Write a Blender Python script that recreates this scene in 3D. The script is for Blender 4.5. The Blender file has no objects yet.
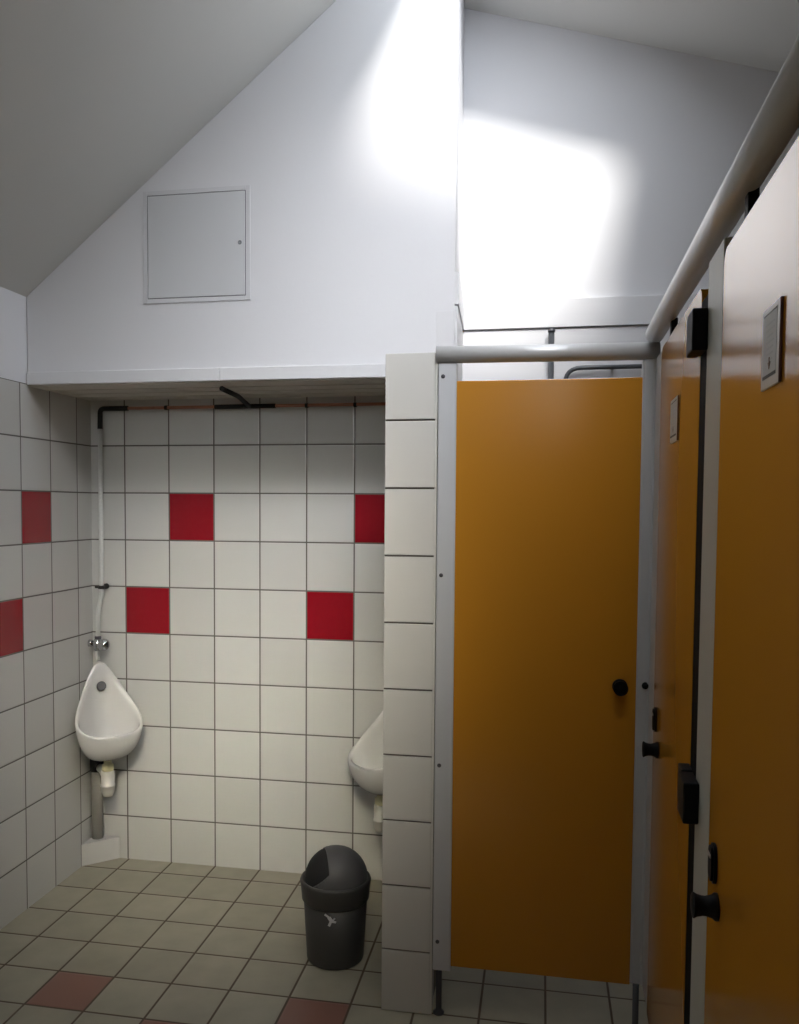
import bpy, bmesh, math, random
from mathutils import Vector, Matrix
random.seed(4)
S = bpy.context.scene
COL = S.collection
PI = math.pi

# ------------------------------------------------------------------ view
S.view_settings.view_transform = 'Standard'
S.view_settings.look = 'None'
S.view_settings.gamma = 1.0
S.view_settings.exposure = 0.0
S.view_settings.use_curve_mapping = False
try:
    S.cycles.use_denoising = True
    S.cycles.max_bounces = 12
    S.cycles.diffuse_bounces = 8
    S.cycles.sample_clamp_indirect = 6
except Exception:
    pass

# ------------------------------------------------------------------ room numbers (metres)
XL = -.155            # left wall
XR = 3.40             # right wall
YF = -5.60            # wall behind the camera
ZB = .189             # top of the cut bottom tile row
BX = 1.445            # right end of the bulkhead
BY = -.462            # face of the bulkhead
SOF = 1.985           # soffit height
RX, RZ = 1.30, 3.492  # ridge
ZL = 2.315            # left eaves
PX0, PX1 = 1.288, 1.436   # tiled partition
PY = -.914
PTOP = 1.988
ZRR = RZ - .294*(XR-RX)

def roof_z(x):
    return ZL + (RZ-ZL)*(x-XL)/(RX-XL) if x < RX else RZ - .294*(x-RX)

# ------------------------------------------------------------------ materials
def new_mat(name):
    m = bpy.data.materials.new(name); m.use_nodes = True
    return m, m.node_tree.nodes, m.node_tree.links, m.node_tree.nodes['Principled BSDF']

def pmat(name, col, rough=.5, metal=0., spec=.5, var=0., vscale=8., bump=0., bscale=60., coat=0.):
    m, N, L, b = new_mat(name)
    b.inputs['Base Color'].default_value = (*col, 1)
    b.inputs['Roughness'].default_value = rough
    b.inputs['Metallic'].default_value = metal
    b.inputs['Specular IOR Level'].default_value = spec
    b.inputs['Coat Weight'].default_value = coat
    b.inputs['Coat Roughness'].default_value = .08
    tc = N.new('ShaderNodeTexCoord')
    if var > 0:
        n = N.new('ShaderNodeTexNoise'); n.inputs['Scale'].default_value = vscale; n.inputs['Detail'].default_value = 4
        L.new(tc.outputs['Object'], n.inputs['Vector'])
        mx = N.new('ShaderNodeMix'); mx.data_type = 'RGBA'
        mx.inputs[6].default_value = (*[c*(1-var) for c in col], 1)
        mx.inputs[7].default_value = (*[min(1, c*(1+var)) for c in col], 1)
        L.new(n.outputs['Fac'], mx.inputs[0]); L.new(mx.outputs[2], b.inputs['Base Color'])
    if bump > 0:
        n2 = N.new('ShaderNodeTexNoise'); n2.inputs['Scale'].default_value = bscale; n2.inputs['Detail'].default_value = 3
        L.new(tc.outputs['Object'], n2.inputs['Vector'])
        bp = N.new('ShaderNodeBump'); bp.inputs['Strength'].default_value = bump; bp.inputs['Distance'].default_value = .003
        L.new(n2.outputs['Fac'], bp.inputs['Height']); L.new(bp.outputs['Normal'], b.inputs['Normal'])
    return m

def tile_mat(name, au, u0, av, v0, pitch, col, grout, reds=(), redcol=(.3, .01, .02), period=4, g=.0035,
             rough=.22, var=.05, nolines_u=False, mottled=0.):
    """square tiles: axis au/av in {0,1,2}; reds = (row, column) cells, columns repeating every `period`"""
    m, N, L, b = new_mat(name)
    tc = N.new('ShaderNodeTexCoord'); sp = N.new('ShaderNodeSeparateXYZ')
    L.new(tc.outputs['Object'], sp.inputs[0])
    def math_(op, a, c=None, d=None):
        n = N.new('ShaderNodeMath'); n.operation = op
        for i, q in enumerate((a, c, d)):
            if q is None: continue
            if isinstance(q, (int, float)): n.inputs[i].default_value = q
            else: L.new(q, n.inputs[i])
        return n.outputs[0]
    def axis(a, o):
        t = math_('DIVIDE', math_('SUBTRACT', sp.outputs[a], o), pitch)
        fl = math_('FLOOR', t); fr = math_('SUBTRACT', t, fl)
        dist = math_('MULTIPLY', math_('MINIMUM', fr, math_('SUBTRACT', 1.0, fr)), pitch)
        return fl, dist
    cu, du = axis(au, u0); cv, dv = axis(av, v0)
    dmin = dv if nolines_u else math_('MINIMUM', du, dv)
    if nolines_u:
        cu = math_('MULTIPLY', cu, 0)
    # tile mask with a soft edge
    mr = N.new('ShaderNodeMapRange'); mr.interpolation_type = 'SMOOTHSTEP'
    mr.inputs[1].default_value = g*.55; mr.inputs[2].default_value = g*1.05
    L.new(dmin, mr.inputs[0])
    mask = mr.outputs[0]
    # per tile variation
    cmb = N.new('ShaderNodeCombineXYZ'); L.new(cu, cmb.inputs[0]); L.new(cv, cmb.inputs[1])
    wn = N.new('ShaderNodeTexWhiteNoise'); L.new(cmb.outputs[0], wn.inputs['Vector'])
    mixc = N.new('ShaderNodeMix'); mixc.data_type = 'RGBA'
    mixc.inputs[6].default_value = (*[c*(1-var) for c in col], 1)
    mixc.inputs[7].default_value = (*[min(1, c*(1+var)) for c in col], 1)
    L.new(wn.outputs['Value'], mixc.inputs[0])
    out = mixc.outputs[2]
    if mottled > 0:
        n = N.new('ShaderNodeTexNoise'); n.inputs['Scale'].default_value = 9; n.inputs['Detail'].default_value = 6
        L.new(tc.outputs['Object'], n.inputs['Vector'])
        mm = N.new('ShaderNodeMix'); mm.data_type = 'RGBA'; mm.blend_type = 'MULTIPLY'
        mm.inputs[0].default_value = 1
        cr = N.new('ShaderNodeMapRange'); cr.inputs[1].default_value = .3; cr.inputs[2].default_value = .7
        cr.inputs[3].default_value = 1-mottled; cr.inputs[4].default_value = 1
        L.new(n.outputs['Fac'], cr.inputs[0]); L.new(out, mm.inputs[6]); L.new(cr.outputs[0], mm.inputs[7])
        out = mm.outputs[2]
    if reds:
        tot = None
        cm = math_('FLOORED_MODULO', cu, period)
        for (row, c) in reds:
            e = math_('MULTIPLY', math_('COMPARE', cv, row, .1), math_('COMPARE', cm, c, .1))
            tot = e if tot is None else math_('ADD', tot, e)
        mr2 = N.new('ShaderNodeMix'); mr2.data_type = 'RGBA'
        L.new(tot, mr2.inputs[0]); L.new(out, mr2.inputs[6]); mr2.inputs[7].default_value = (*redcol, 1)
        out = mr2.outputs[2]
    mg = N.new('ShaderNodeMix'); mg.data_type = 'RGBA'
    L.new(mask, mg.inputs[0]); mg.inputs[6].default_value = (*grout, 1); L.new(out, mg.inputs[7])
    L.new(mg.outputs[2], b.inputs['Base Color'])
    ro = N.new('ShaderNodeMapRange'); ro.inputs[3].default_value = .85; ro.inputs[4].default_value = rough
    L.new(mask, ro.inputs[0]); L.new(ro.outputs[0], b.inputs['Roughness'])
    # relief: grout groove and pillowed edges
    mr3 = N.new('ShaderNodeMapRange'); mr3.interpolation_type = 'SMOOTHSTEP'
    mr3.inputs[1].default_value = g*.3; mr3.inputs[2].default_value = g*2.4
    L.new(dmin, mr3.inputs[0])
    bp = N.new('ShaderNodeBump'); bp.inputs['Strength'].default_value = .5; bp.inputs['Distance'].default_value = .002
    L.new(mr3.outputs[0], bp.inputs['Height']); L.new(bp.outputs['Normal'], b.inputs['Normal'])
    return m

WHITE_T = (.655, .648, .62)
GROUT = (.13, .12, .105)
RED = (.30, .008, .016)
M = {}
M['plaster'] = pmat('white_wall_paint', (.79, .79, .815), .62, bump=.06, bscale=220)
M['dimwall'] = pmat('dark_wall_less_bounce', (.16, .11, .07), .7)  # dark brown put on unseen walls to cut bounced light
M['ceil'] = pmat('ceiling_paint', (.68, .68, .655), .8, bump=.05, bscale=150)
M['soffit'] = pmat('soffit_board', (.66, .62, .55), .6, var=.04)
M['tile_back'] = tile_mat('back_wall_tiles', 0, 0, 2, ZB, .2, WHITE_T, GROUT, [(6, 1), (4, 0)], RED)
M['tile_left'] = tile_mat('left_wall_tiles', 1, -.1165, 2, ZB, .2, WHITE_T, GROUT, [(6, 2), (4, 1)], RED)
M['tile_part_x'] = tile_mat('partition_front_tiles', 0, 0, 2, ZB+.004, .2, WHITE_T, GROUT, nolines_u=True)
M['tile_part_y'] = tile_mat('partition_side_tiles', 1, PY, 2, ZB+.004, .2, WHITE_T, GROUT)
M['tile_box'] = pmat('boxing_tile', WHITE_T, .25, var=.03)
M['grout'] = pmat('grout', GROUT, .9)
M['floor'] = tile_mat('floor_tiles', 0, .006, 1, -.1113, .1973, (.40, .375, .285), (.115, .085, .06),
                      [(-5, 1), (-6, 3), (-10, 3), (-11, 1)], (.27, .13, .095), 4, g=.0045, rough=.32, var=.07, mottled=.16)
M['upvc'] = pmat('white_plastic_trim', (.78, .78, .80), .35)
M['yellow'] = pmat('ochre_laminate', (.53, .232, .022), .16, spec=.32, var=.03, vscale=2.5)
M['post'] = pmat('grey_aluminium', (.60, .62, .65), .42, metal=.15, var=.02)
M['rail'] = pmat('brushed_aluminium_rail', (.62, .625, .63), .36, metal=.2)
M['pilaster'] = pmat('pale_grey_laminate', (.50, .51, .47), .45, var=.02)
M['black'] = pmat('black_nylon', (.005, .005, .006), .55, spec=.15)
M['rubber'] = pmat('black_rubber_seal', (.004, .004, .004), .8, spec=.1)
M['silver'] = pmat('dull_silver', (.45, .45, .44), .35, metal=.9)
M['chrome'] = pmat('chrome', (.6, .6, .6), .12, metal=1)
M['screw'] = pmat('screw_head', (.10, .10, .11), .4, metal=.6)
M['ceramic'] = pmat('white_vitreous_china', (.74, .73, .70), .10, spec=.6, coat=.3)
M['drain'] = pmat('grey_drain_hole', (.13, .13, .13), .5)
M['trap'] = pmat('white_pvc', (.72, .70, .63), .35)
M['ring'] = pmat('yellowed_pvc_nut', (.66, .60, .36), .4)
M['greypipe'] = pmat('grey_pvc_pipe', (.33, .32, .30), .5)
M['whitepipe'] = pmat('white_painted_pipe', (.74, .74, .71), .4)
M['copper'] = pmat('tarnished_copper', (.50, .23, .15), .5, metal=.2, var=.25, vscale=30)
M['lag'] = pmat('black_pipe_lagging', (.018, .016, .014), .7)
M['steelpipe'] = pmat('dark_grey_pipe', (.09, .095, .105), .4, metal=.3)
M['bin'] = pmat('charcoal_plastic', (.047, .046, .044), .45, bump=.05, bscale=300)
M['bin_dome'] = pmat('grey_plastic_lid', (.075, .075, .078), .45)
M['bin_in'] = pmat('bin_inside_shade', (.012, .012, .012), .8)
M['logo'] = pmat('pale_logo_print', (.48, .49, .53), .5)
M['panel'] = pmat('painted_steel_hatch', (.68, .69, .71), .45)
M['panelframe'] = pmat('hatch_frame_paint', (.71, .71, .735), .5)
M['lockgrey'] = pmat('lock_grey', (.25, .26, .28), .4, metal=.3)
M['gap'] = pmat('shadow_gap', (.20, .20, .22), .9)
M['paper'] = pmat('sign_paper', (.55, .56, .55), .5, var=.02, vscale=40)
M['plate'] = pmat('sign_plate_acrylic', (.66, .65, .60), .3)
M['edge'] = pmat('sign_edge', (.12, .04, .03), .5)
M['ink'] = pmat('dark_ink', (.05, .05, .05), .6)
M['ink2'] = pmat('brown_ink', (.16, .09, .05), .6)
M['ink3'] = pmat('grey_ink', (.51, .52, .515), .6)
M['wood'] = pmat('window_frame_paint', (.7, .7, .7), .4)
def glass():
    m, N, L, b = new_mat('window_glass')
    out = N['Material Output']; t = N.new('ShaderNodeBsdfTransparent'); g = N.new('ShaderNodeBsdfGlossy')
    g.inputs['Roughness'].default_value = .02
    mx = N.new('ShaderNodeMixShader'); mx.inputs[0].default_value = .06
    L.new(t.outputs[0], mx.inputs[1]); L.new(g.outputs[0], mx.inputs[2]); L.new(mx.outputs[0], out.inputs[0])
    return m
M['glass'] = glass()
def frosted():
    m, N, L, b = new_mat('frosted_glass')
    out = N['Material Output']; t = N.new('ShaderNodeBsdfTranslucent'); t.inputs[0].default_value = (.8, .8, .78, 1)
    L.new(t.outputs[0], out.inputs[0]); return m
M['frost'] = frosted()

# ------------------------------------------------------------------ mesh helpers (all in world coordinates)
def bx(bm, x0, x1, y0, y1, z0, z1, bev=0., mi=0, seg=2):
    b2 = bmesh.new()
    vs = [b2.verts.new((x, y, z)) for x in (x0, x1) for y in (y0, y1) for z in (z0, z1)]
    for f in ((0, 1, 3, 2), (4, 6, 7, 5), (0, 4, 5, 1), (2, 3, 7, 6), (0, 2, 6, 4), (1, 5, 7, 3)):
        b2.faces.new([vs[i] for i in f])
    bmesh.ops.recalc_face_normals(b2, faces=b2.faces)
    if bev > 0:
        bmesh.ops.bevel(b2, geom=list(b2.edges), offset=bev, segments=seg, affect='EDGES', profile=.5)
    merge(bm, b2, mi)

def merge(bm, b2, mi=None, mat=None):
    if mat is not None:
        bmesh.ops.transform(b2, matrix=mat, verts=b2.verts)
    mp = {}
    for v in b2.verts: mp[v] = bm.verts.new(v.co)
    for f in b2.faces:
        try:
            nf = bm.faces.new([mp[v] for v in f.verts]); nf.smooth = f.smooth
            nf.material_index = f.material_index if mi is None else mi
        except ValueError:
            pass
    b2.free()

def frame_of(d):
    d = d.normalized()
    a = Vector((0, 0, 1)) if abs(d.z) < .9 else Vector((1, 0, 0))
    x = a.cross(d).normalized(); y = d.cross(x)
    return x, y

def lathe(bm, prof, origin, axis=(0, 0, 1), n=32, mi=0, smooth=True, cap=True):
    """prof = [(radius, height)] along axis from origin"""
    o = Vector(origin); d = Vector(axis).normalized(); x, y = frame_of(d)
    rings = []
    for r, h in prof:
        if r < 1e-6: rings.append([bm.verts.new(o+d*h)]); continue
        rings.append([bm.verts.new(o+d*h+x*(r*math.cos(2*PI*i/n))+y*(r*math.sin(2*PI*i/n))) for i in range(n)])
    fs = []
    for a, b in zip(rings, rings[1:]):
        for i in range(n):
            j = (i+1) % n
            if len(a) == 1 and len(b) == 1: continue
            if len(a) == 1: q = [a[0], b[j], b[i]]
            elif len(b) == 1: q = [a[i], a[j], b[0]]
            else: q = [a[i], a[j], b[j], b[i]]
            f = bm.faces.new(q); f.smooth = smooth; f.material_index = mi; fs.append(f)
    if cap:
        for rg, rev in ((rings[0], True), (rings[-1], False)):
            if len(rg) > 1:
                f = bm.faces.new(rg[::-1] if rev else rg); f.material_index = mi; fs.append(f)
    bmesh.ops.recalc_face_normals(bm, faces=fs)

def round_path(pts, r, k=6):
    pts = [Vector(p) for p in pts]; out = [pts[0]]
    for a, b, c in zip(pts, pts[1:], pts[2:]):
        d1 = (a-b); d2 = (c-b)
        t = min(r, d1.length*.45, d2.length*.45)
        p0 = b+d1.normalized()*t; p1 = b+d2.normalized()*t
        for i in range(k+1):
            s = i/k
            out.append(p0*(1-s)**2 + b*2*s*(1-s) + p1*s*s)
    out.append(pts[-1]); return out

def tube(bm, pts, r, n=16, mi=0, bend=0.):
    pts = round_path(pts, bend) if bend > 0 else [Vector(p) for p in pts]
    rings = []; x = None
    for i, p in enumerate(pts):
        d = (pts[min(i+1, len(pts)-1)]-pts[max(i-1, 0)]).normalized()
        if x is None: x, y = frame_of(d)
        else:
            x = (x-d*x.dot(d)).normalized(); y = d.cross(x)
        rings.append([bm.verts.new(p+x*(r*math.cos(2*PI*k/n))+y*(r*math.sin(2*PI*k/n))) for k in range(n)])
    fs = []
    for a, b in zip(rings, rings[1:]):
        for k in range(n):
            f = bm.faces.new([a[k], a[(k+1) % n], b[(k+1) % n], b[k]]); f.smooth = True; f.material_index = mi; fs.append(f)
    f = bm.faces.new(rings[0][::-1]); f.material_index = mi; fs.append(f)
    f = bm.faces.new(rings[-1]); f.material_index = mi; fs.append(f)
    bmesh.ops.recalc_face_normals(bm, faces=fs)

def prism(bm, poly, vec, mi=0):
    v = Vector(vec); a = [bm.verts.new(p) for p in poly]; b = [bm.verts.new(Vector(p)+v) for p in poly]
    fs = [bm.faces.new(a), bm.faces.new(b[::-1])]
    for i in range(len(a)):
        j = (i+1) % len(a); fs.append(bm.faces.new([a[i], b[i], b[j], a[j]]))
    for f in fs: f.material_index = mi
    bmesh.ops.recalc_face_normals(bm, faces=fs)

def obj(name, bm, mats, parent=None):
    """link bm (world coordinates) as one mesh object, its origin at the parent's / at world zero"""
    me = bpy.data.meshes.new(name)
    off = Vector((0, 0, 0)); p = parent
    while p is not None:
        off += p.location; p = p.parent
    if off.length: bmesh.ops.translate(bm, verts=bm.verts, vec=-off)
    bm.to_mesh(me); bm.free()
    for m in (mats if isinstance(mats, (list, tuple)) else [mats]): me.materials.append(M[m])
    o = bpy.data.objects.new(name, me); COL.objects.link(o)
    if parent is not None: o.parent = parent
    return o

def thing(name, label, cat, loc, group=None):
    o = bpy.data.objects.new(name, None); COL.objects.link(o); o.location = loc
    o.empty_display_size = .05
    o['label'] = label; o['category'] = cat
    if group: o['group'] = group
    return o

def tag(o, label, cat, group=None):
    """a thing that is one mesh: move the origin to the mesh's base centre and label it"""
    me = o.data; xs = [v.co for v in me.vertices]
    c = Vector(((min(v.x for v in xs)+max(v.x for v in xs))/2, (min(v.y for v in xs)+max(v.y for v in xs))/2, min(v.z for v in xs)))
    for v in me.vertices: v.co -= c
    o.location = c
    o['label'] = label; o['category'] = cat
    if group: o['group'] = group
    return o

def struct(name, bm, mats, label=None, cat=None):
    o = obj(name, bm, mats); o['kind'] = 'structure'
    if label: o['label'] = label
    if cat: o['category'] = cat
    return o
B = bmesh.new

# ------------------------------------------------------------------ the room shell
bm = B(); bx(bm, XL-.15, XR+.15, YF-.15, .15, -.1, 0)
struct('floor', bm, 'floor', 'beige square floor tiles with a few brick red ones and brown joints', 'floor')

bm = B()   # back wall: tiled niche below, painted above
prism(bm, [(XL-.15, 0, 0), (BX, 0, 0), (BX, 0, SOF), (XL-.15, 0, SOF)], (0, .15, 0), 0)
prism(bm, [(BX, 0, 0), (XR+.15, 0, 0), (XR+.15, 0, ZRR-.04), (RX, 0, RZ), (XL-.15, 0, ZL-.12), (XL-.15, 0, SOF), (BX, 0, SOF)], (0, .15, 0), 1)
struct('wall_back', bm, ['tile_back', 'plaster'], 'back wall with white and red tiles in the urinal niche and white paint above the cubicles', 'wall')

bm = B()
bx(bm, XL-.15, XL, -2.4, 0, 0, 1.989, mi=0); bx(bm, XL-.15, XL-.004, -2.4, 0, 1.989, ZL+.02, mi=1); bx(bm, XL-.15, XL, YF, -2.4, 0, ZL+.02, mi=2)  # near end takes the dark brown to soak up bounce
struct('wall_left', bm, ['tile_left', 'plaster', 'dimwall'], 'left wall tiled white with red accent tiles, painted white on top', 'wall')

bm = B(); bx(bm, XR, XR+.15, YF, 0, 0, ZRR+.02); struct('wall_right', bm, 'dimwall', 'unseen wall behind the cubicle row, browned to cut bounced light', 'wall')

WX0, WX1, WZ0, WZ1 = .75, 2.25, 2.05, 2.95     # gable window behind the camera, added for its light
bm = B()
y0, y1 = YF-.15, YF
bx(bm, XL-.15, WX0, y0, y1, 0, 2.3); bx(bm, WX0, WX1, y0, y1, 0, WZ0); bx(bm, WX1, XR+.15, y0, y1, 0, 2.3)
prism(bm, [(XL-.15, y0, 2.3), (WX0, y0, 2.3), (WX0, y0, roof_z(WX0)+.03), (XL-.15, y0, 2.3)][:3], (0, .15, 0))
prism(bm, [(WX0, y0, WZ1), (WX1, y0, WZ1), (WX1, y0, roof_z(WX1)), (RX, y0, RZ), (WX0, y0, roof_z(WX0))], (0, .15, 0))
prism(bm, [(WX1, y0, 2.3), (XR+.15, y0, 2.3), (XR+.15, y0, ZRR-.02), (WX1, y0, roof_z(WX1))], (0, .15, 0))
struct('wall_front', bm, 'dimwall', 'unseen gable wall opposite the urinals, browned to cut bounced light', 'wall')

# roof: two slopes, the right one with a traced opening, two added for light
SKY = [(1.36, 2.24, -1.40, -.475), (1.335, 2.20, -4.40, -3.40), (1.335, 2.20, -2.50, -1.70)]
bm = B()
yb, yf = .15, YF-.15
prism(bm, [(RX, yf, RZ), (XL-.2, yf, roof_z(XL-.2)), (XL-.2, yf, roof_z(XL-.2)+.18), (RX, yf, RZ+.18)], (0, yb-yf, 0))
xs = sorted({RX, XR+.15, *[s[0] for s in SKY], *[s[1] for s in SKY]}); ys = sorted({yf, yb, *[s[2] for s in SKY], *[s[3] for s in SKY]})
for xa, xb in zip(xs, xs[1:]):
    for ya, ybb in zip(ys, ys[1:]):
        mx_, my_ = (xa+xb)/2, (ya+ybb)/2
        if any(s[0] < mx_ < s[1] and s[2] < my_ < s[3] for s in SKY): continue
        prism(bm, [(xa, ya, roof_z(xa)), (xb, ya, roof_z(xb)), (xb, ya, roof_z(xb)+.18), (xa, ya, roof_z(xa)+.18)], (0, ybb-ya, 0))
struct('ceiling', bm, 'ceil', 'white sloping ceiling, steep on the left and shallow on the right', 'ceiling')

for k, (xa, xb, ya, ybb) in enumerate(SKY):
    bm = B(); t = .035
    for (a, b_, c, d) in ((xa, xa+t, ya, ybb), (xb-t, xb, ya, ybb), (xa+t, xb-t, ya, ya+t), (xa+t, xb-t, ybb-t, ybb)):
        prism(bm, [(a, c, roof_z(a)+.10), (b_, c, roof_z(b_)+.10), (b_, c, roof_z(b_)+.17), (a, c, roof_z(a)+.17)], (0, d-c, 0))
    w = struct('window_%d' % (k+1), bm, 'wood', 'unseen roof window in the right ceiling slope, placed for its light', 'window')
    bm = B(); a, b_ = xa+t, xb-t
    prism(bm, [(a, ya+t, roof_z(a)+.13), (b_, ya+t, roof_z(b_)+.13), (b_, ya+t, roof_z(b_)+.136), (a, ya+t, roof_z(a)+.136)], (0, ybb-ya-2*t, 0))
    obj('pane', bm, 'glass' if k == 0 else 'frost', w)  # frosted panes of the added windows keep direct sun out
bm = B(); t = .05
for (a, b_, c, d) in ((WX0, WX0+t, WZ0, WZ1), (WX1-t, WX1, WZ0, WZ1), (WX0+t, WX1-t, WZ0, WZ0+t), (WX0+t, WX1-t, WZ1-t, WZ1), (1.47, 1.53, WZ0+t, WZ1-t)):
    bx(bm, a, b_, YF-.1, YF-.04, c, d)
w = struct('window_4', bm, 'wood', 'unseen gable window behind the viewpoint, added to hold a fill lamp', 'window')
for a, b_ in ((WX0+t, 1.47), (1.53, WX1-t)):
    bm = B(); bx(bm, a, b_, YF-.075, YF-.069, WZ0+t, WZ1-t); obj('pane', bm, 'glass', w)

# bulkhead above the niche (front, right end and a boarded soffit)
bm = B()
BX2 = 1.424            # the bulkhead's end is slightly out of square
fa = [(XL, BY, SOF+.012), (BX, BY, SOF+.012), (BX, BY, roof_z(BX)-.001), (RX, BY, RZ-.001), (XL, BY, ZL-.001)]
fb = [(XL, -.0005, SOF+.012), (BX2, -.0005, SOF+.012), (BX2, -.0005, roof_z(BX2)-.001), (RX, -.0005, RZ-.001), (XL, -.0005, ZL-.001)]
va = [bm.verts.new(p) for p in fa]; vb = [bm.verts.new(p) for p in fb]
bm.faces.new(va); bm.faces.new(vb[::-1])
for i in range(5):
    j = (i+1) % 5; bm.faces.new([va[i], vb[i], vb[j], va[j]])
bmesh.ops.recalc_face_normals(bm, faces=bm.faces)
struct('wall_bulkhead', bm, 'plaster', 'white painted bulkhead over the urinal niche with a square hatch', 'wall')
bm = B(); bx(bm, XL+.0005, PX0-.0005, BY+.003, -.0005, SOF-.004, SOF+.0115)
for yy in (-.11, -.225, -.34):
    bx(bm, XL+.001, PX0-.001, yy-.003, yy+.003, SOF-.007, SOF-.004)
struct('ceiling_soffit', bm, 'soffit', 'pale boarded soffit over the urinals', 'ceiling')
bm = B()   # white edging along the foot of the bulkhead, in two lengths
bx(bm, XL+.001, .605, BY-.012, BY-.0003, SOF, SOF+.046, .002); bx(bm, .6065, PX0+.06, BY-.012, BY-.0003, SOF, SOF+.046, .002)
struct('trim_1', bm, 'upvc', 'white plastic edging along the bottom of the bulkhead', 'trim')

# tiled partition beside the niche: core, tiled sides, cut tiles on its narrow end
bm = B()
bx(bm, PX0, PX1, PY+.008, -.0005, 0, PTOP-.001, mi=0)
for f in bm.faces:
    n = f.normal
    f.material_index = 1 if abs(n.x) > .5 else 0
zs = [0] + [ZB+.004+.2*k for k in range(9)] + [PTOP]
for a, b_ in zip(zs, zs[1:]):
    bx(bm, PX0, PX1, PY, PY+.0085, a+.0025, b_-.0025 if b_ < PTOP else b_, .0018, mi=2)
bx(bm, PX1-.0005, PX1+.0065, PY+.002, PY+.05, .002, PTOP-.003, .001, mi=2)
struct('wall_partition', bm, ['grout', 'tile_part_y', 'tile_box'], 'white tiled partition end between urinals and cubicle', 'wall')

# cladding of the cubicle walls
bm = B()
bx(bm, BX2+.0003, XR-.0005, -.012, -.0005, .0005, 2.222)
prism(bm, [(BX+.0002, BY+.001, PTOP+.002), (BX+.009, BY+.001, PTOP+.002), (BX2+.009, -.0125, PTOP+.002), (BX2+.0002, -.0125, PTOP+.002)], (0, 0, 2.222-PTOP-.002))
struct('trim_2', bm, 'upvc', 'white cladding on the wall behind the cubicles', 'trim')
bm = B()
bx(bm, BX2+.0135, XR-.001, -.022, -.0005, 2.2275, 2.335, .0015)
prism(bm, [(BX+.0003, BY+.001, 2.2275), (BX+.013, BY+.001, 2.2275), (BX2+.013, -.0005, 2.2275), (BX2+.0003, -.0005, 2.2275)], (0, 0, .1075))
struct('trim_3', bm, 'upvc', 'white ledge strip on top of the cubicle cladding', 'trim')
bm = B(); bx(bm, BX-.062, BX+.0, BY-.004, BY-.0003, PTOP+.02, 2.205, .001)
struct('trim_4', bm, 'upvc', 'small white cover plate at the bottom right of the bulkhead', 'trim')

# ------------------------------------------------------------------ hatch
ax0, ax1, az0, az1 = .313, .718, 2.268, 2.668
t_ = thing('access_panel', 'square white access hatch with a small round lock on the bulkhead above the niche', 'hatch', (.515, BY, az0))
bm = B(); w = .016
yb_ = BY-.0003
for (a, b_, c, d) in ((ax0, ax0+w, az0, az1), (ax1-w, ax1, az0, az1), (ax0+w, ax1-w, az0, az0+w), (ax0+w, ax1-w, az1-w, az1)):
    bx(bm, a, b_, yb_-.0035, yb_, c, d, .001)
obj('frame', bm, 'panelframe', t_)
bm = B(); bx(bm, ax0+w, ax1-w, yb_-.001, yb_, az0+w, az1-w); obj('shadow_gap', bm, 'gap', t_)
g = .003
bm = B(); bx(bm, ax0+w+g, ax1-w-g, yb_-.0045, yb_-.001, az0+w+g, az1-w-g, .001); hd = obj('hatch_door', bm, 'panel', t_)
bm = B(); lathe(bm, [(.0075, 0), (.0075, .002), (.006, .003), (.004, .003), (.003, .0015), (0, .0015)], (.681, yb_-.0045, 2.470), (0, -1, 0), 20); obj('lock', bm, 'lockgrey', hd)

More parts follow.
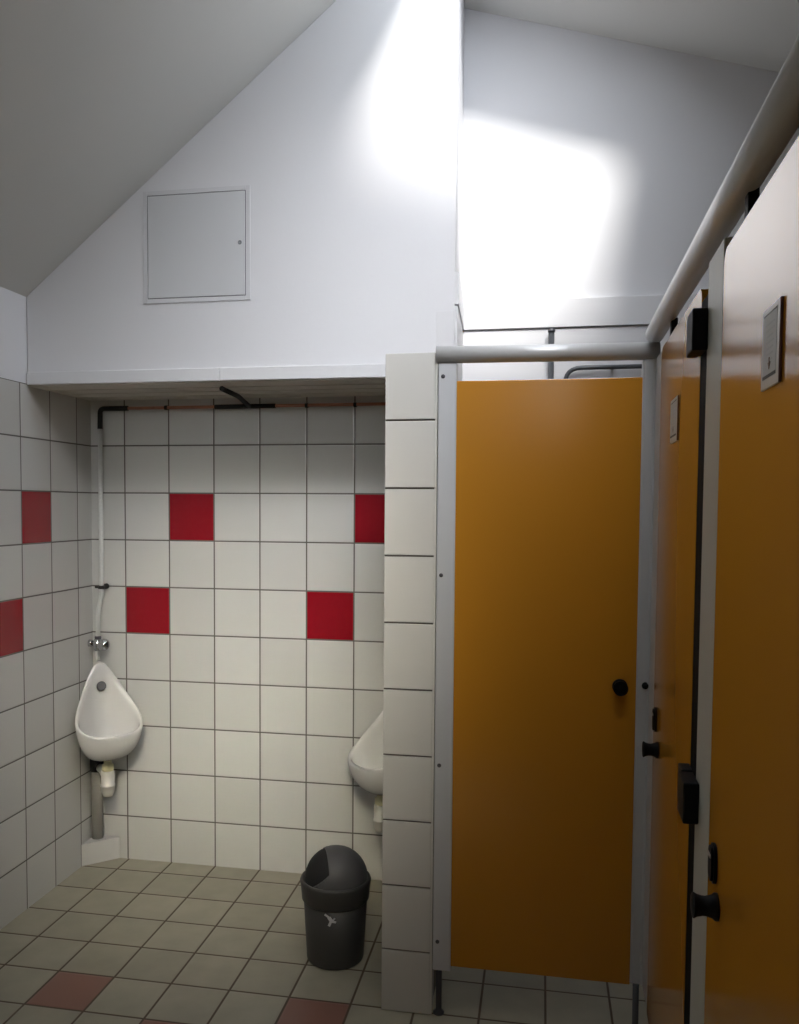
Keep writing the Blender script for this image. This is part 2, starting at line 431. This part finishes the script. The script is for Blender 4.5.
# ------------------------------------------------------------------ urinals (set diagonally in the corners)
def urinal(cx, sx, dz, label, trap_label):
    f = Vector((sx, -1, 0)).normalized(); l = Vector((1, sx, 0)).normalized() if sx > 0 else Vector((1, -1, 0)).normalized()
    O = Vector((cx, 0, dz))
    def P(ll, ff, z): return O + f*ff + l*ll + Vector((0, 0, z))
    t_ = thing('corner_urinal', label, 'urinal', P(0, .15, .42), 'corner urinals in the niche')
    # rim: half outline (lateral, forward, height), mirrored
    half = [(0, .088, .866), (.026, .092, .857), (.050, .104, .826), (.074, .124, .786), (.098, .149, .742), (.120, .176, .700), (.136, .205, .662),
            (.137, .236, .633), (.120, .266, .613), (.088, .289, .602), (.045, .302, .597), (0, .306, .596)]
    full = half + [(-a, b, c) for a, b, c in half[-2:0:-1]]
    n = len(full); K = 4
    def cr(p0, p1, p2, p3, s):
        return tuple(.5*((2*b)+(-a+c)*s+(2*a-5*b+4*c-d)*s*s+(-a+3*b-3*c+d)*s**3) for a, b, c, d in zip(p0, p1, p2, p3))
    rim = [cr(full[i-1], full[i], full[(i+1) % n], full[(i+2) % n], s/K) for i in range(n) for s in range(K)]
    N_ = len(rim)
    c0 = (0, .185)
    def ring(scale_xy, ctr, zf, add=0.):
        out = []
        for (a, b, c) in rim:
            da, db = a-ctr[0], b-ctr[1]; L_ = math.hypot(da, db) or 1
            k = scale_xy*(L_+add)/L_
            out.append((ctr[0]+da*k, ctr[1]+db*k, zf(c)))
        return out
    rings = []
    S_ = 12; zb = .478
    for i in range(S_+1):              # outer shell from the bottom up
        s = 1-i/S_
        k = max(.10, math.cos(s*PI/2)**.62)
        rings.append(ring(k, c0, lambda c, s=s: c-.008+(zb-c+.008)*math.sin(s*PI/2)**1.25))
    rings.append(ring(1, c0, lambda c: c-.001, -.001)); rings.append(ring(1, c0, lambda c: c+.003, -.005)); rings.append(ring(1, c0, lambda c: c+.002, -.011))
    zi = .522
    for i in range(1, S_+1):           # inside of the bowl
        s = i/S_
        k = max(.08, math.cos(s*PI/2)**.55)
        rings.append(ring(k, (0, .180), lambda c, s=s: c-.002+(zi-c+.002)*math.sin(s*PI/2)**1.1, -.016*(1 if s < .9 else .5)))
    bm = B()
    V = [[bm.verts.new(P(*p)) for p in rg] for rg in rings]
    for a, b in zip(V, V[1:]):
        for i in range(N_):
            j = (i+1) % N_
            fc = bm.faces.new([a[i], a[j], b[j], b[i]]); fc.smooth = True
    bm.faces.new(V[0][::-1]).smooth = True; bm.faces.new(V[-1]).smooth = True
    bmesh.ops.recalc_face_normals(bm, faces=bm.faces)
    obj('bowl', bm, 'ceramic', t_)
    # the water inlet disc high on the back of the bowl
    bm = B(); ax = (f*.93+Vector((0, 0, .36))).normalized()
    lathe(bm, [(.019, -.012), (.019, .004), (.016, .0065), (.0125, .0045), (0, .004)], P(0, .114, .772), ax, 24); obj('water_inlet', bm, 'drain', t_)
    # bottle trap
    bm = B(); o = P(0, .19, 0)
    lathe(bm, [(.016, .470), (.016, .455), (.024, .454), (.024, .430), (.021, .428)], o, (0, 0, 1), 24)
    tr = obj('trap_nut', bm, 'ring', t_)
    bm = B()
    lathe(bm, [(.021, .430), (.026, .424), (.027, .405), (.027, .372), (.0295, .371), (.0295, .362), (.027, .361), (.026, .338), (.020, .322), (0, .318)], o, (0, 0, 1), 28)
    tube(bm, [P(0, .17, .412), P(0, .083, .412)], .017, 18)
    lathe(bm, [(.022, 0), (.022, .018)], P(0, .165, .412), -f, 20)
    obj('bottle_trap', bm, 'trap', t_)
    return P, f

Pl, fl = urinal(XL, 1, 0, 'white corner urinal set low in the left corner of the niche, seen from the front', '')
Pr, fr = urinal(PX0-.012, -1, -.062, 'white corner urinal half hidden behind the tiled partition end', '')

# waste pipes and tiled boxings in the corners
def waste(P, cx, sx, dz, labels):
    t_ = thing('waste_pipe', labels[0], 'pipe', (cx+sx*.035, -.035, .09))
    bm = B(); tube(bm, [(cx+sx*.027, -.027, .092 if len(labels) > 1 else .0004), (cx+sx*.027, -.027, .425+dz)], .0245, 20); obj('pipe', bm, 'greypipe', t_)
    bm = B(); lathe(bm, [(.031, 0), (.031, .05), (.027, .055), (0, .056)], (cx+sx*.0325, -.0325, .392+dz), (0, 0, 1), 22)
    lathe(bm, [(.021, 0), (.021, .035)], P(0, .045, .412), (sx*.7071, -.7071, 0), 20)
    obj('elbow', bm, 'lag', t_)
    if len(labels) < 2: return
    bm = B(); e = .0006
    q = .117
    prism(bm, [(cx+sx*e, -e, 0.0003), (cx+sx*q, -e, 0.0003), (cx+sx*e, -q, 0.0003)], (0, 0, .0935))
    o = obj('pipe_boxing', bm, 'tile_box'); tag(o, labels[1], 'boxing')
waste(Pl, XL, 1, 0, ('grey waste pipe rising in the left corner behind the front facing urinal', 'triangular white tiled boxing at the foot of the pipe in the left corner'))
waste(Pr, PX0, -1, -.062, ('grey waste pipe in the corner behind the urinal by the partition',))

# ------------------------------------------------------------------ supply pipework in the niche
px = -.100
t_ = thing('supply_pipe', 'white painted pipe running down the left corner to the flush valve', 'pipe', (px, -.03, .98))
bm = B(); tube(bm, [(px+.004, -.030, 1.862), (px+.004, -.030, 1.185), (px+.004, -.03, 1.155), (px-.012, -.034, 1.085), (px-.012, -.036, .975)], .0095, 16, bend=.03); obj('pipe', bm, 'whitepipe', t_)
bm = B(); lathe(bm, [(.014, 0), (.014, .012), (.010, .014)], (px-.012, -.036, .963), (0, 0, 1), 16); obj('union_nut', bm, 'screw', t_)
bm = B(); lathe(bm, [(.0145, -.007), (.0145, .007)], (px+.004, -.03, 1.187), (0, 0, 1), 18)
bx(bm, px-.026, px-.010, -.034, -.026, 1.182, 1.192, .001); lathe(bm, [(.012, 0), (.012, .01), (0, .012)], (px+.018, -.012, 1.190), (0, -1, 0), 16)
bx(bm, px+.0, px+.018, -.028, -.0005, 1.184, 1.192, .001)
obj('pipe_clip', bm, 'lag', t_)

t_ = thing('copper_pipe', 'thin copper pipe along the top of the tiles under the soffit, with black fittings', 'pipe', (.5, -.025, 1.93))
zc = 1.944
bm = B(); tube(bm, [(.02, -.025, zc), (1.2875, -.025, zc+.002)], .0065, 14); obj('pipe', bm, 'copper', t_)
bm = B(); tube(bm, [(.03, -.026, zc), (px+.004, -.028, zc), (px+.004, -.030, 1.858)], .0105, 14, bend=.02); obj('elbow', bm, 'lag', t_)
bm = B(); tube(bm, [(.415, -.025, zc), (.675, -.025, zc+.001)], .0095, 14); 
tube(bm, [(.565, -.026, zc), (.572, -.12, zc+.010), (.580, -.20, 1.9625), (.598, -.43, 1.9625)], .0095, 14, bend=.05); obj('branch', bm, 'lag', t_)
for xx in (.2005, .806, 1.0065):
    bm = B(); lathe(bm, [(.0095, -.006), (.0095, .006)], (xx, -.025, zc), (1, 0, 0), 14); bx(bm, xx-.004, xx+.004, -.02, -.0005, zc-.004, zc+.004); obj('pipe_clip', bm, 'lag', t_)

# flush valve over the left urinal
vx, vy, vz = -.112, -.052, .945
t_ = thing('flush_valve', 'chrome push button flush valve above the left urinal', 'valve', (vx, vy, vz-.06))
bm = B()
lathe(bm, [(.011, -.030), (.014, -.026), (.014, -.014), (.018, -.010), (.018, .008), (.012, .013), (.012, .020)], (vx, -.044, vz), (0, 0, 1), 20)
tube(bm, [(vx-.036, -.036, vz), (vx+.03, -.042, vz)], .0115, 16)
lathe(bm, [(.016, 0), (.016, .012), (.012, .014)], (vx-.040, -.036, vz), (1, .0, 0), 16)
obj('valve_body', bm, 'chrome', t_)
bm = B(); lathe(bm, [(.017, -.03), (.0225, -.006), (.0245, .0), (.0245, .022), (.021, .027), (.012, .028), (.011, .030), (0, .031)], (vx+.036, -.050, vz), (.35, -.93, 0), 24); obj('push_button', bm, 'chrome', t_)
bm = B(); tube(bm, [(vx, -.044, vz-.028), (vx, -.046, .90), (vx+.010, -.052, .8745)], .008, 14, bend=.02); obj('outlet_pipe', bm, 'whitepipe', t_)

# ------------------------------------------------------------------ waste bin
bxc, byc = 1.077, -.632
t_ = thing('waste_bin', 'charcoal plastic bin with a domed swing lid in front of the partition', 'bin', (bxc, byc, 0))
bm = B()
lathe(bm, [(0, .004), (.080, .004), (.090, 0), (.095, .004), (.097, .012), (.1095, .232), (.1065, .232), (.090, .014), (0, .012)], (bxc, byc, .0004), (0, 0, 1), 48, cap=False)
obj('bin_body', bm, 'bin', t_)
bm = B()
lathe(bm, [(.1075, .212), (.1115, .208), (.114, .212), (.119, .262), (.121, .272), (.118, .280), (.111, .280), (.108, .268), (.1085, .225)], (bxc, byc, .0004), (0, 0, 1), 48, cap=False)
bmesh.ops.remove_doubles(bm, verts=bm.verts, dist=1e-5)
lid = obj('lid_collar', bm, 'bin', t_)
# domed swing flap, cut open towards the left
def dome(R, H, z0, cut, keep):
    b2 = B(); n, m_ = 64, 20
    od = Vector((-.93, -.37, 0)).normalized()
    rows = []
    for i in range(m_+1):
        a = (PI/2)*i/m_
        r = R*math.cos(a)**.9 if i < m_ else 0; z = z0+H*math.sin(a)
        rows.append([b2.verts.new((bxc, byc, z))] if i == m_ else [b2.verts.new((bxc+r*math.cos(2*PI*k/n), byc+r*math.sin(2*PI*k/n), z)) for k in range(n)])
    for a, b in zip(rows, rows[1:]):
        for k in range(n):
            j = (k+1) % n
            q = [a[k], a[j], b[0]] if len(b) == 1 else [a[k], a[j], b[j], b[k]]
            b2.faces.new(q).smooth = True
    if keep is not None:
        # cut plane gives a clean straight edge to the opening
        no = od.copy(); co = Vector((bxc, byc, 0))+od*cut
        bmesh.ops.bisect_plane(b2, geom=list(b2.verts)+list(b2.edges)+list(b2.faces), plane_co=co, plane_no=no)
        tilt = (od+Vector((0, 0, 1.15))).normalized()
        bmesh.ops.bisect_plane(b2, geom=list(b2.verts)+list(b2.edges)+list(b2.faces), plane_co=Vector((bxc, byc, z0+.036))+od*(cut+.02), plane_no=tilt)
        dead = []
        for f in b2.faces:
            c = f.calc_center_median()
            if (c-co).dot(no) > 0 and (c-(Vector((bxc, byc, z0+.036))+od*(cut+.02))).dot(tilt) > 0: dead.append(f)
        bmesh.ops.delete(b2, geom=dead, context='FACES')
    bmesh.ops.recalc_face_normals(b2, faces=b2.faces)
    r_ = bmesh.ops.solidify(b2, geom=list(b2.faces), thickness=.003)
    return b2
bm = dome(.1105, .108, .272, .035, True); bmesh.ops.recalc_face_normals(bm, faces=bm.faces)
obj('lid_dome', bm, 'bin_dome', lid)
bm = B(); lathe(bm, [(.1045*math.cos(PI/2*i/16)**.9 if i < 16 else 0, .274+.104*math.sin(PI/2*i/16)) for i in range(17)], (bxc, byc, 0), (0, 0, 1), 48, cap=False)
obj('dark_inner_shell', bm, 'bin_in', lid)  # near-black shell stands in for the shaded inside of the opening
# small pale anti-litter mark on the front of the body: splayed figure tossing litter
bm = B()
vd = Vector((1.7476-bxc, -3.4768-byc, 0)).normalized(); side = Vector((-vd.y, vd.x, 0)); ctr0 = Vector((bxc, byc, 0))
def onbin(u, z):
    # u sideways offset along `side` (+ = right in the photo), on the tapering body
    R = .097+(.1095-.097)*(z-.012)/.22+.0004
    ang = (u-.016)/R
    return ctr0 + (vd*math.cos(ang)+side*math.sin(ang))*R + Vector((0, 0, z+.008))
def stroke(a, b, w):
    a = Vector(a); b = Vector(b); d = (b-a).normalized(); p = Vector((-d.y, d.x))*w/2
    q = [a-p, b-p, b+p, a+p]
    n = vd*.0008
    prism(bm, [onbin(*v)-n for v in q], vd*.0020)
for a, b, w in (((-.020, .189), (-.006, .180), .007), ((-.006, .180), (.004, .166), .012), ((.004, .166), (.018, .164), .007), ((.001, .166), (-.006, .150), .008), ((.006, .168), (.014, .178), .005)):
    stroke(a, b, w)
obj('logo', bm, 'logo', t_)

# ------------------------------------------------------------------ cubicle facing the viewer
YFACE = PY
def foot(bm, x, y, zt):
    lathe(bm, [(.017, 0.0003), (.017, .006), (.010, .010), (.009, .016), (.009, zt)], (x, y, 0), (0, 0, 1), 18)

t_ = thing('cubicle_post', 'grey aluminium post screwed to the side of the tiled partition', 'post', (1.472, YFACE+.02, 0))
bm = B(); bx(bm, 1.4445, 1.4985, YFACE, YFACE+.04, .143, 1.958, .003); obj('post', bm, 'post', t_)
bm = B(); foot(bm, 1.462, YFACE+.02, .1435); obj('foot', bm, 'screw', t_)
for z in (1.918, 1.338, .770, .232):
    bm = B(); lathe(bm, [(.006, 0), (.006, .0015), (.004, .003), (0, .003)], (1.4585, YFACE, z), (0, -1, 0), 14); obj('screw', bm, 'screw', t_)

RX0, RS = 2.055, .02
an = math.atan(RS)
AL = Vector((-math.sin(an), -math.cos(an), 0))          # along the row, towards the viewer
NN = Vector((-math.cos(an), math.sin(an), 0))           # out into the room
def RP(y, out=0., z=0.):
    """point on the face of the right-hand row: y = world y on the plane, out = towards the room"""
    return Vector((RX0+RS*(y-PY), y, z)) + NN*out
def rbox(bm, ya, yb2, o0, o1, z0, z1, bev=0., mi=0, seg=2):
    """box along the right-hand row between world ya (far) and yb2 (near)"""
    b2 = B(); L_ = (RP(yb2)-RP(ya)).length
    bx(b2, 0, L_, o0, o1, z0, z1, bev, mi, seg)
    mat = Matrix.Translation(RP(ya)) @ Matrix(((AL.x, NN.x, 0, 0), (AL.y, NN.y, 0, 0), (0, 0, 1, 0), (0, 0, 0, 1)))
    bmesh.ops.transform(b2, matrix=mat, verts=b2.verts); bmesh.ops.recalc_face_normals(b2, faces=b2.faces)
    merge(bm, b2)

t_ = thing('cubicle_post', 'grey aluminium corner post between the far yellow door and the door facing us', 'post', (2.04, YFACE+.01, 0))
bm = B()
prism(bm, [(2.018, YFACE, .165), (2.053, YFACE, .165), (*RP(-1.035, 0)[:2], .165), (*RP(-1.035, -.035)[:2], .165), (2.085, YFACE+.035, .165), (2.018, YFACE+.035, .165)], (0, 0, 1.79))
bmesh.ops.bevel(bm, geom=[e for e in bm.edges if abs((e.verts[0].co-e.verts[1].co).z) > 1], offset=.006, segments=3, affect='EDGES')
obj('post', bm, 'post', t_)
bm = B(); foot(bm, 2.036, YFACE+.0, .1655); obj('foot', bm, 'steelpipe', t_)
bm = B(); lathe(bm, [(.010, 0), (.010, .004), (.007, .008), (0, .009)], (2.0435, YFACE, 1.036), (0, -1, 0), 18); obj('black_cap', bm, 'black', t_)  # small round black cap on the post front

def knob(bm, o, ax, L_=.043):
    lathe(bm, [(.0215, 0), (.0215, .005), (.018, .009), (.0155, .018), (.0155, .024), (.0175, .032), (.0205, .037), (.0205, L_-.002), (.018, L_), (0, L_+.001)], o, ax, 28)

t_ = thing('cubicle_door', 'ochre yellow cubicle door seen square on, right of the tiled partition', 'door', (1.76, YFACE+.02, .155), 'ochre cubicle doors')
bm = B(); bx(bm, 1.4978, 2.0187, YFACE+.004, YFACE+.034, .158, 1.905, .002); obj('door_leaf', bm, 'yellow', t_)
bm = B(); knob(bm, (1.974, YFACE+.004, 1.030), (0, -1, 0), .030); obj('knob', bm, 'black', t_)

# rails
t_ = thing('head_rail', 'short grey tubular rail over the door seen square on', 'rail', (1.75, YFACE+.012, 1.955))
bm = B(); tube(bm, [(1.4385, YFACE+.008, 1.9815), (2.062, YFACE+.008, 1.977)], .0245, 28); obj('tube', bm, 'rail', t_)
bm = B(); bx(bm, 1.4375, 1.4425, YFACE-.002, YFACE+.02, 1.958, 2.005, .001); obj('end_cap', bm, 'post', t_)
t_ = thing('head_rail', 'long grey tubular rail running overhead along the right hand doors', 'rail', (2.04, -1.8, 2.0))
bm = B()
r0 = Vector((2.0515, -.885, 2.0285)); dr = (Vector((2.0315, -2.361, 2.030))-r0)
tube(bm, [r0, r0+dr*1.45], .0262, 28); obj('tube', bm, 'rail', t_)
for y in (-1.165, -2.075):
    bm = B(); rbox(bm, y+.012, y-.014, -.022, -.006, 1.9635, 2.012, .002); obj('door_stop', bm, 'black', t_)

# ------------------------------------------------------------------ right-hand row
ZT, ZBOT = 1.961, .15
def row_door(ya, yb2, name_label, sign_y, sign_w, ind_y, knob_y, hz, sign_label, z_s=0.):
    t_ = thing('cubicle_door', name_label, 'door', RP((ya+yb2)/2, -.015, ZBOT), 'ochre cubicle doors')
    b2 = B(); L_ = (RP(yb2)-RP(ya)).length; r = .028
    pts = [(0, ZBOT), (L_, ZBOT)]
    pts += [(L_-r+r*math.cos(a), ZT-r+r*math.sin(a)) for a in [PI/2*k/8 for k in range(9)]]
    pts += [(r-r*math.sin(a), ZT-r+r*math.cos(a)) for a in [PI/2*k/8 for k in range(9)]]
    prism(b2, [RP(ya)+AL*u+NN*0+Vector((0, 0, z)) for u, z in pts], NN*-.03)
    obj('door_leaf', b2, 'yellow', t_)
    # framed notice
    zs0, zs1 = 1.692, 1.793
    bm = B(); rbox(bm, sign_y, sign_y-sign_w, .0003, .0035, zs0, zs1, .0008); sg = obj('notice_frame', bm, 'plate', t_)
    sg['label'] = sign_label
    bm = B(); rbox(bm, sign_y-sign_w+.0001, sign_y-sign_w-.003, .0003, .0034, zs0, zs1, .0004); obj('frame_edge', bm, 'edge', sg)
    bm = B(); rbox(bm, sign_y-.012, sign_y-sign_w+.012, .0034, .0040, zs0+.012, zs1-.007); obj('paper', bm, 'paper', sg)
    bm = B(); rbox(bm, sign_y-.012, sign_y-sign_w+.012, .0040, .0044, zs0+.0125, zs0+.0165); rbox(bm, sign_y-.012, sign_y-sign_w+.012, .0040, .0043, zs1-.0095, zs1-.0080); obj('border_line', bm, 'ink', sg)
    bm = B()
    for k in range(7):
        z = zs1-.022-k*.0075; w_ = sign_w*(.30+.25*random.random())
        m_ = sign_y-sign_w/2
        rbox(bm, m_+w_/2, m_-w_/2, .0040, .0042, z-.0011, z+.0011)
    obj('text_line', bm, 'ink3', sg)
    bm = B(); m_ = sign_y-sign_w*.5
    p0 = RP(m_, .0040)
    prism(bm, [p0+AL*u+Vector((0, 0, z)) for u, z in ((-.007, zs0+.031), (0, zs0+.022), (.007, zs0+.031), (.002, zs0+.031), (.002, zs0+.037), (-.002, zs0+.037), (-.002, zs0+.031))], NN*.0005)
    obj('arrow', bm, 'ink2', sg)
    # lock indicator
    zi = .985+z_s
    bm = B(); b2 = B(); hw, hh = .020, .032
    pts = []
    for k in range(40):
        a = 2*PI*k/40; pts.append((hw*abs(math.cos(a))**.7*(1 if math.cos(a) > 0 else -1), hh*abs(math.sin(a))**.7*(1 if math.sin(a) > 0 else -1)))
    c_ = RP(ind_y, .0003, zi)
    prism(bm, [c_+AL*u+Vector((0, 0, z)) for u, z in pts], NN*.009)
    bmesh.ops.bevel(bm, geom=[e for e in bm.edges if all(((v.co-c_).dot(NN)) > .008 for v in e.verts)], offset=.004, segments=2, affect='EDGES')
    ind = obj('lock_indicator', bm, 'black', t_)
    bm = B(); rbox(bm, ind_y+.014, ind_y-.014, .0092, .0115, zi+.012, zi+.017, .0008); rbox(bm, ind_y+.0212, ind_y+.0195, .003, .008, zi-.002, zi+.022, .0004); obj('indicator_band', bm, 'silver', ind)
    bm = B(); knob(bm, RP(knob_y, .0003, .922+z_s*.8), NN, .039); obj('knob', bm, 'black', t_)
    # block hinges straddling the seal on the near side
    for z, s in hz:
        bm = B()
        rbox(bm, yb2+.032-s, yb2-.018-s, .0003, .022, z-.037, z+.036, .003); rbox(bm, yb2-.019-s, yb2-.088-s*1.3, .0003, .028, z-.042, z+.034, .003)
        obj('hinge', bm, 'black', t_)
    return t_
row_door(-1.036, -1.707, 'ochre yellow cubicle door seen edge on next to the corner post', -1.285, .125, -1.105, -1.172, ((1.868, 0), (1.006, .026)), 'small framed notice seen almost edge on')
row_door(-1.938, -2.690, 'nearest ochre yellow cubicle door at the right edge of the photo', -2.255, .092, -2.005, -2.035, (), 'framed paper notice with a dark line at its foot', -.02)

t_ = thing('cubicle_pilaster', 'pale grey upright panel between the two right hand doors, black seal along its far edge', 'post', RP(-1.86, -.015, 0))
bm = B(); rbox(bm, -1.782, -1.934, -.034, .0, .0, 1.985, .002); obj('panel', bm, 'pilaster', t_)
bm = B(); rbox(bm, -1.7085, -1.7815, -.030, -.0002, .10, 1.93, .001); obj('door_seal', bm, 'rubber', t_)
# ------------------------------------------------------------------ pipes inside the cubicle, seen over the door
bm = B(); tube(bm, [(1.772, -.045, .30), (1.772, -.045, 2.212)], .0115, 16); lathe(bm, [(.014, 0), (.014, .012), (.009, .014)], (1.772, -.045, 2.203), (0, 0, 1), 16)
bx(bm, 1.765, 1.779, -.045, -.0125, 2.17, 2.184)
tag(obj('flush_pipe', bm, 'steelpipe'), 'upright dark pipe on the white wall behind the cubicle door', 'pipe')
bm = B(); tube(bm, [(1.822, -.04, .30), (1.826, -.04, 2.068), (2.6, -.04, 2.070)], .0085, 14, bend=.06)
for q in (2.0, 2.5): bx(bm, q-.006, q+.006, -.04, -.0125, 2.063, 2.075)
tag(obj('water_pipe', bm, 'steelpipe'), 'thin dark pipe bending sideways above the cubicle door', 'pipe')

# ------------------------------------------------------------------ light
W = bpy.data.worlds.new('sky'); S.world = W; W.use_nodes = True
bg = W.node_tree.nodes['Background']; bg.inputs[0].default_value = (.80, .89, 1.0, 1); bg.inputs[1].default_value = 0.25

def light(name, kind, loc, direction, energy, col, **kw):
    d = bpy.data.lights.new(name, kind); d.energy = energy; d.color = col
    for k, v in kw.items(): setattr(d, k, v)
    o = bpy.data.objects.new(name, d); COL.objects.link(o); o.location = loc
    o.rotation_euler = Vector(direction).to_track_quat('-Z', 'Y').to_euler()
    return o
SUN = Vector((-.31, 1, -.90))
P_SUN, P_SKY, P_NEAR, P_BEAM, P_GABLE = 9, 9.5, 5.6, 3.3, 1.0
light('sun', 'SUN', (3, -4, 6), SUN, P_SUN, (1.0, .97, .92), angle=math.radians(16))
# sky light through the first roof window, and fill lamps added at the others
def roof_centre(s):
    x = (s[0]+s[1])/2; return Vector((x, (s[2]+s[3])/2, roof_z(x)+.06))
DOWN = (-.28, 0, -1)
light('roof_window_sky_fill', 'AREA', roof_centre(SKY[0])-Vector((0, 0, .05)), (-.55, .12, -.75), P_SKY, (.86, .92, 1.0), shape='RECTANGLE', size=.75, size_y=.85)
near = roof_centre(SKY[2])-Vector((0, 0, .05))
light('roof_window_sky_fill', 'AREA', near, Vector((1.25, -.75, 2.15))-near, P_NEAR, (.95, .96, 1.0), shape='RECTANGLE', size=.6, size_y=.5, spread=math.radians(62))  # added fill lamp aimed at the upper doors and bulkhead
glow = roof_centre(SKY[1])-Vector((.22, 0, .01))
light('roof_window_beam_fill', 'AREA', glow, Vector((.46, 0, .55))-glow, P_BEAM, (1.0, .90, .70), shape='RECTANGLE', size=.4, size_y=.45, spread=math.radians(26))  # narrow warm lamp added to brighten the niche
light('gable_fill_beam', 'AREA', ((WX0+WX1)/2, YF+.02, (WZ0+WZ1)/2), Vector((.45, 0, 1.25))-Vector(((WX0+WX1)/2, YF, (WZ0+WZ1)/2)), P_GABLE, (.93, .97, 1.0), shape='RECTANGLE', size=1.0, size_y=.6, spread=math.radians(24))  # narrow lamp added to lift the upper niche tiles

# ------------------------------------------------------------------ camera
cam_d = bpy.data.cameras.new('camera'); cam = bpy.data.objects.new('camera', cam_d); COL.objects.link(cam)
cx, cy, cz, yaw, pitch, roll, fpx, ppx, ppy = (1.74762, -3.47676, 1.54066, 0.18632, -0.05201, 0.00630, 875.94126, 376.49873, 551.48928)
cyw, syw, cp, sp = math.cos(yaw), math.sin(yaw), math.cos(pitch), math.sin(pitch)
r_ = Vector((cyw, syw, 0)); fw = Vector((-syw*cp, cyw*cp, sp)); u_ = r_.cross(fw)
c_, s_ = math.cos(roll), math.sin(roll)
rr = r_*c_+u_*s_; uu = r_*-s_+u_*c_
cam.matrix_world = Matrix(((rr.x, uu.x, -fw.x, cx), (rr.y, uu.y, -fw.y, cy), (rr.z, uu.z, -fw.z, cz), (0, 0, 0, 1)))
cam_d.sensor_fit = 'VERTICAL'; cam_d.sensor_height = 24.0; cam_d.sensor_width = 24.0
cam_d.lens = fpx*24.0/1024
cam_d.shift_x = (399.5-ppx)/1024; cam_d.shift_y = (ppy-512)/1024
cam_d.clip_start = .02; cam_d.clip_end = 60
S.camera = cam
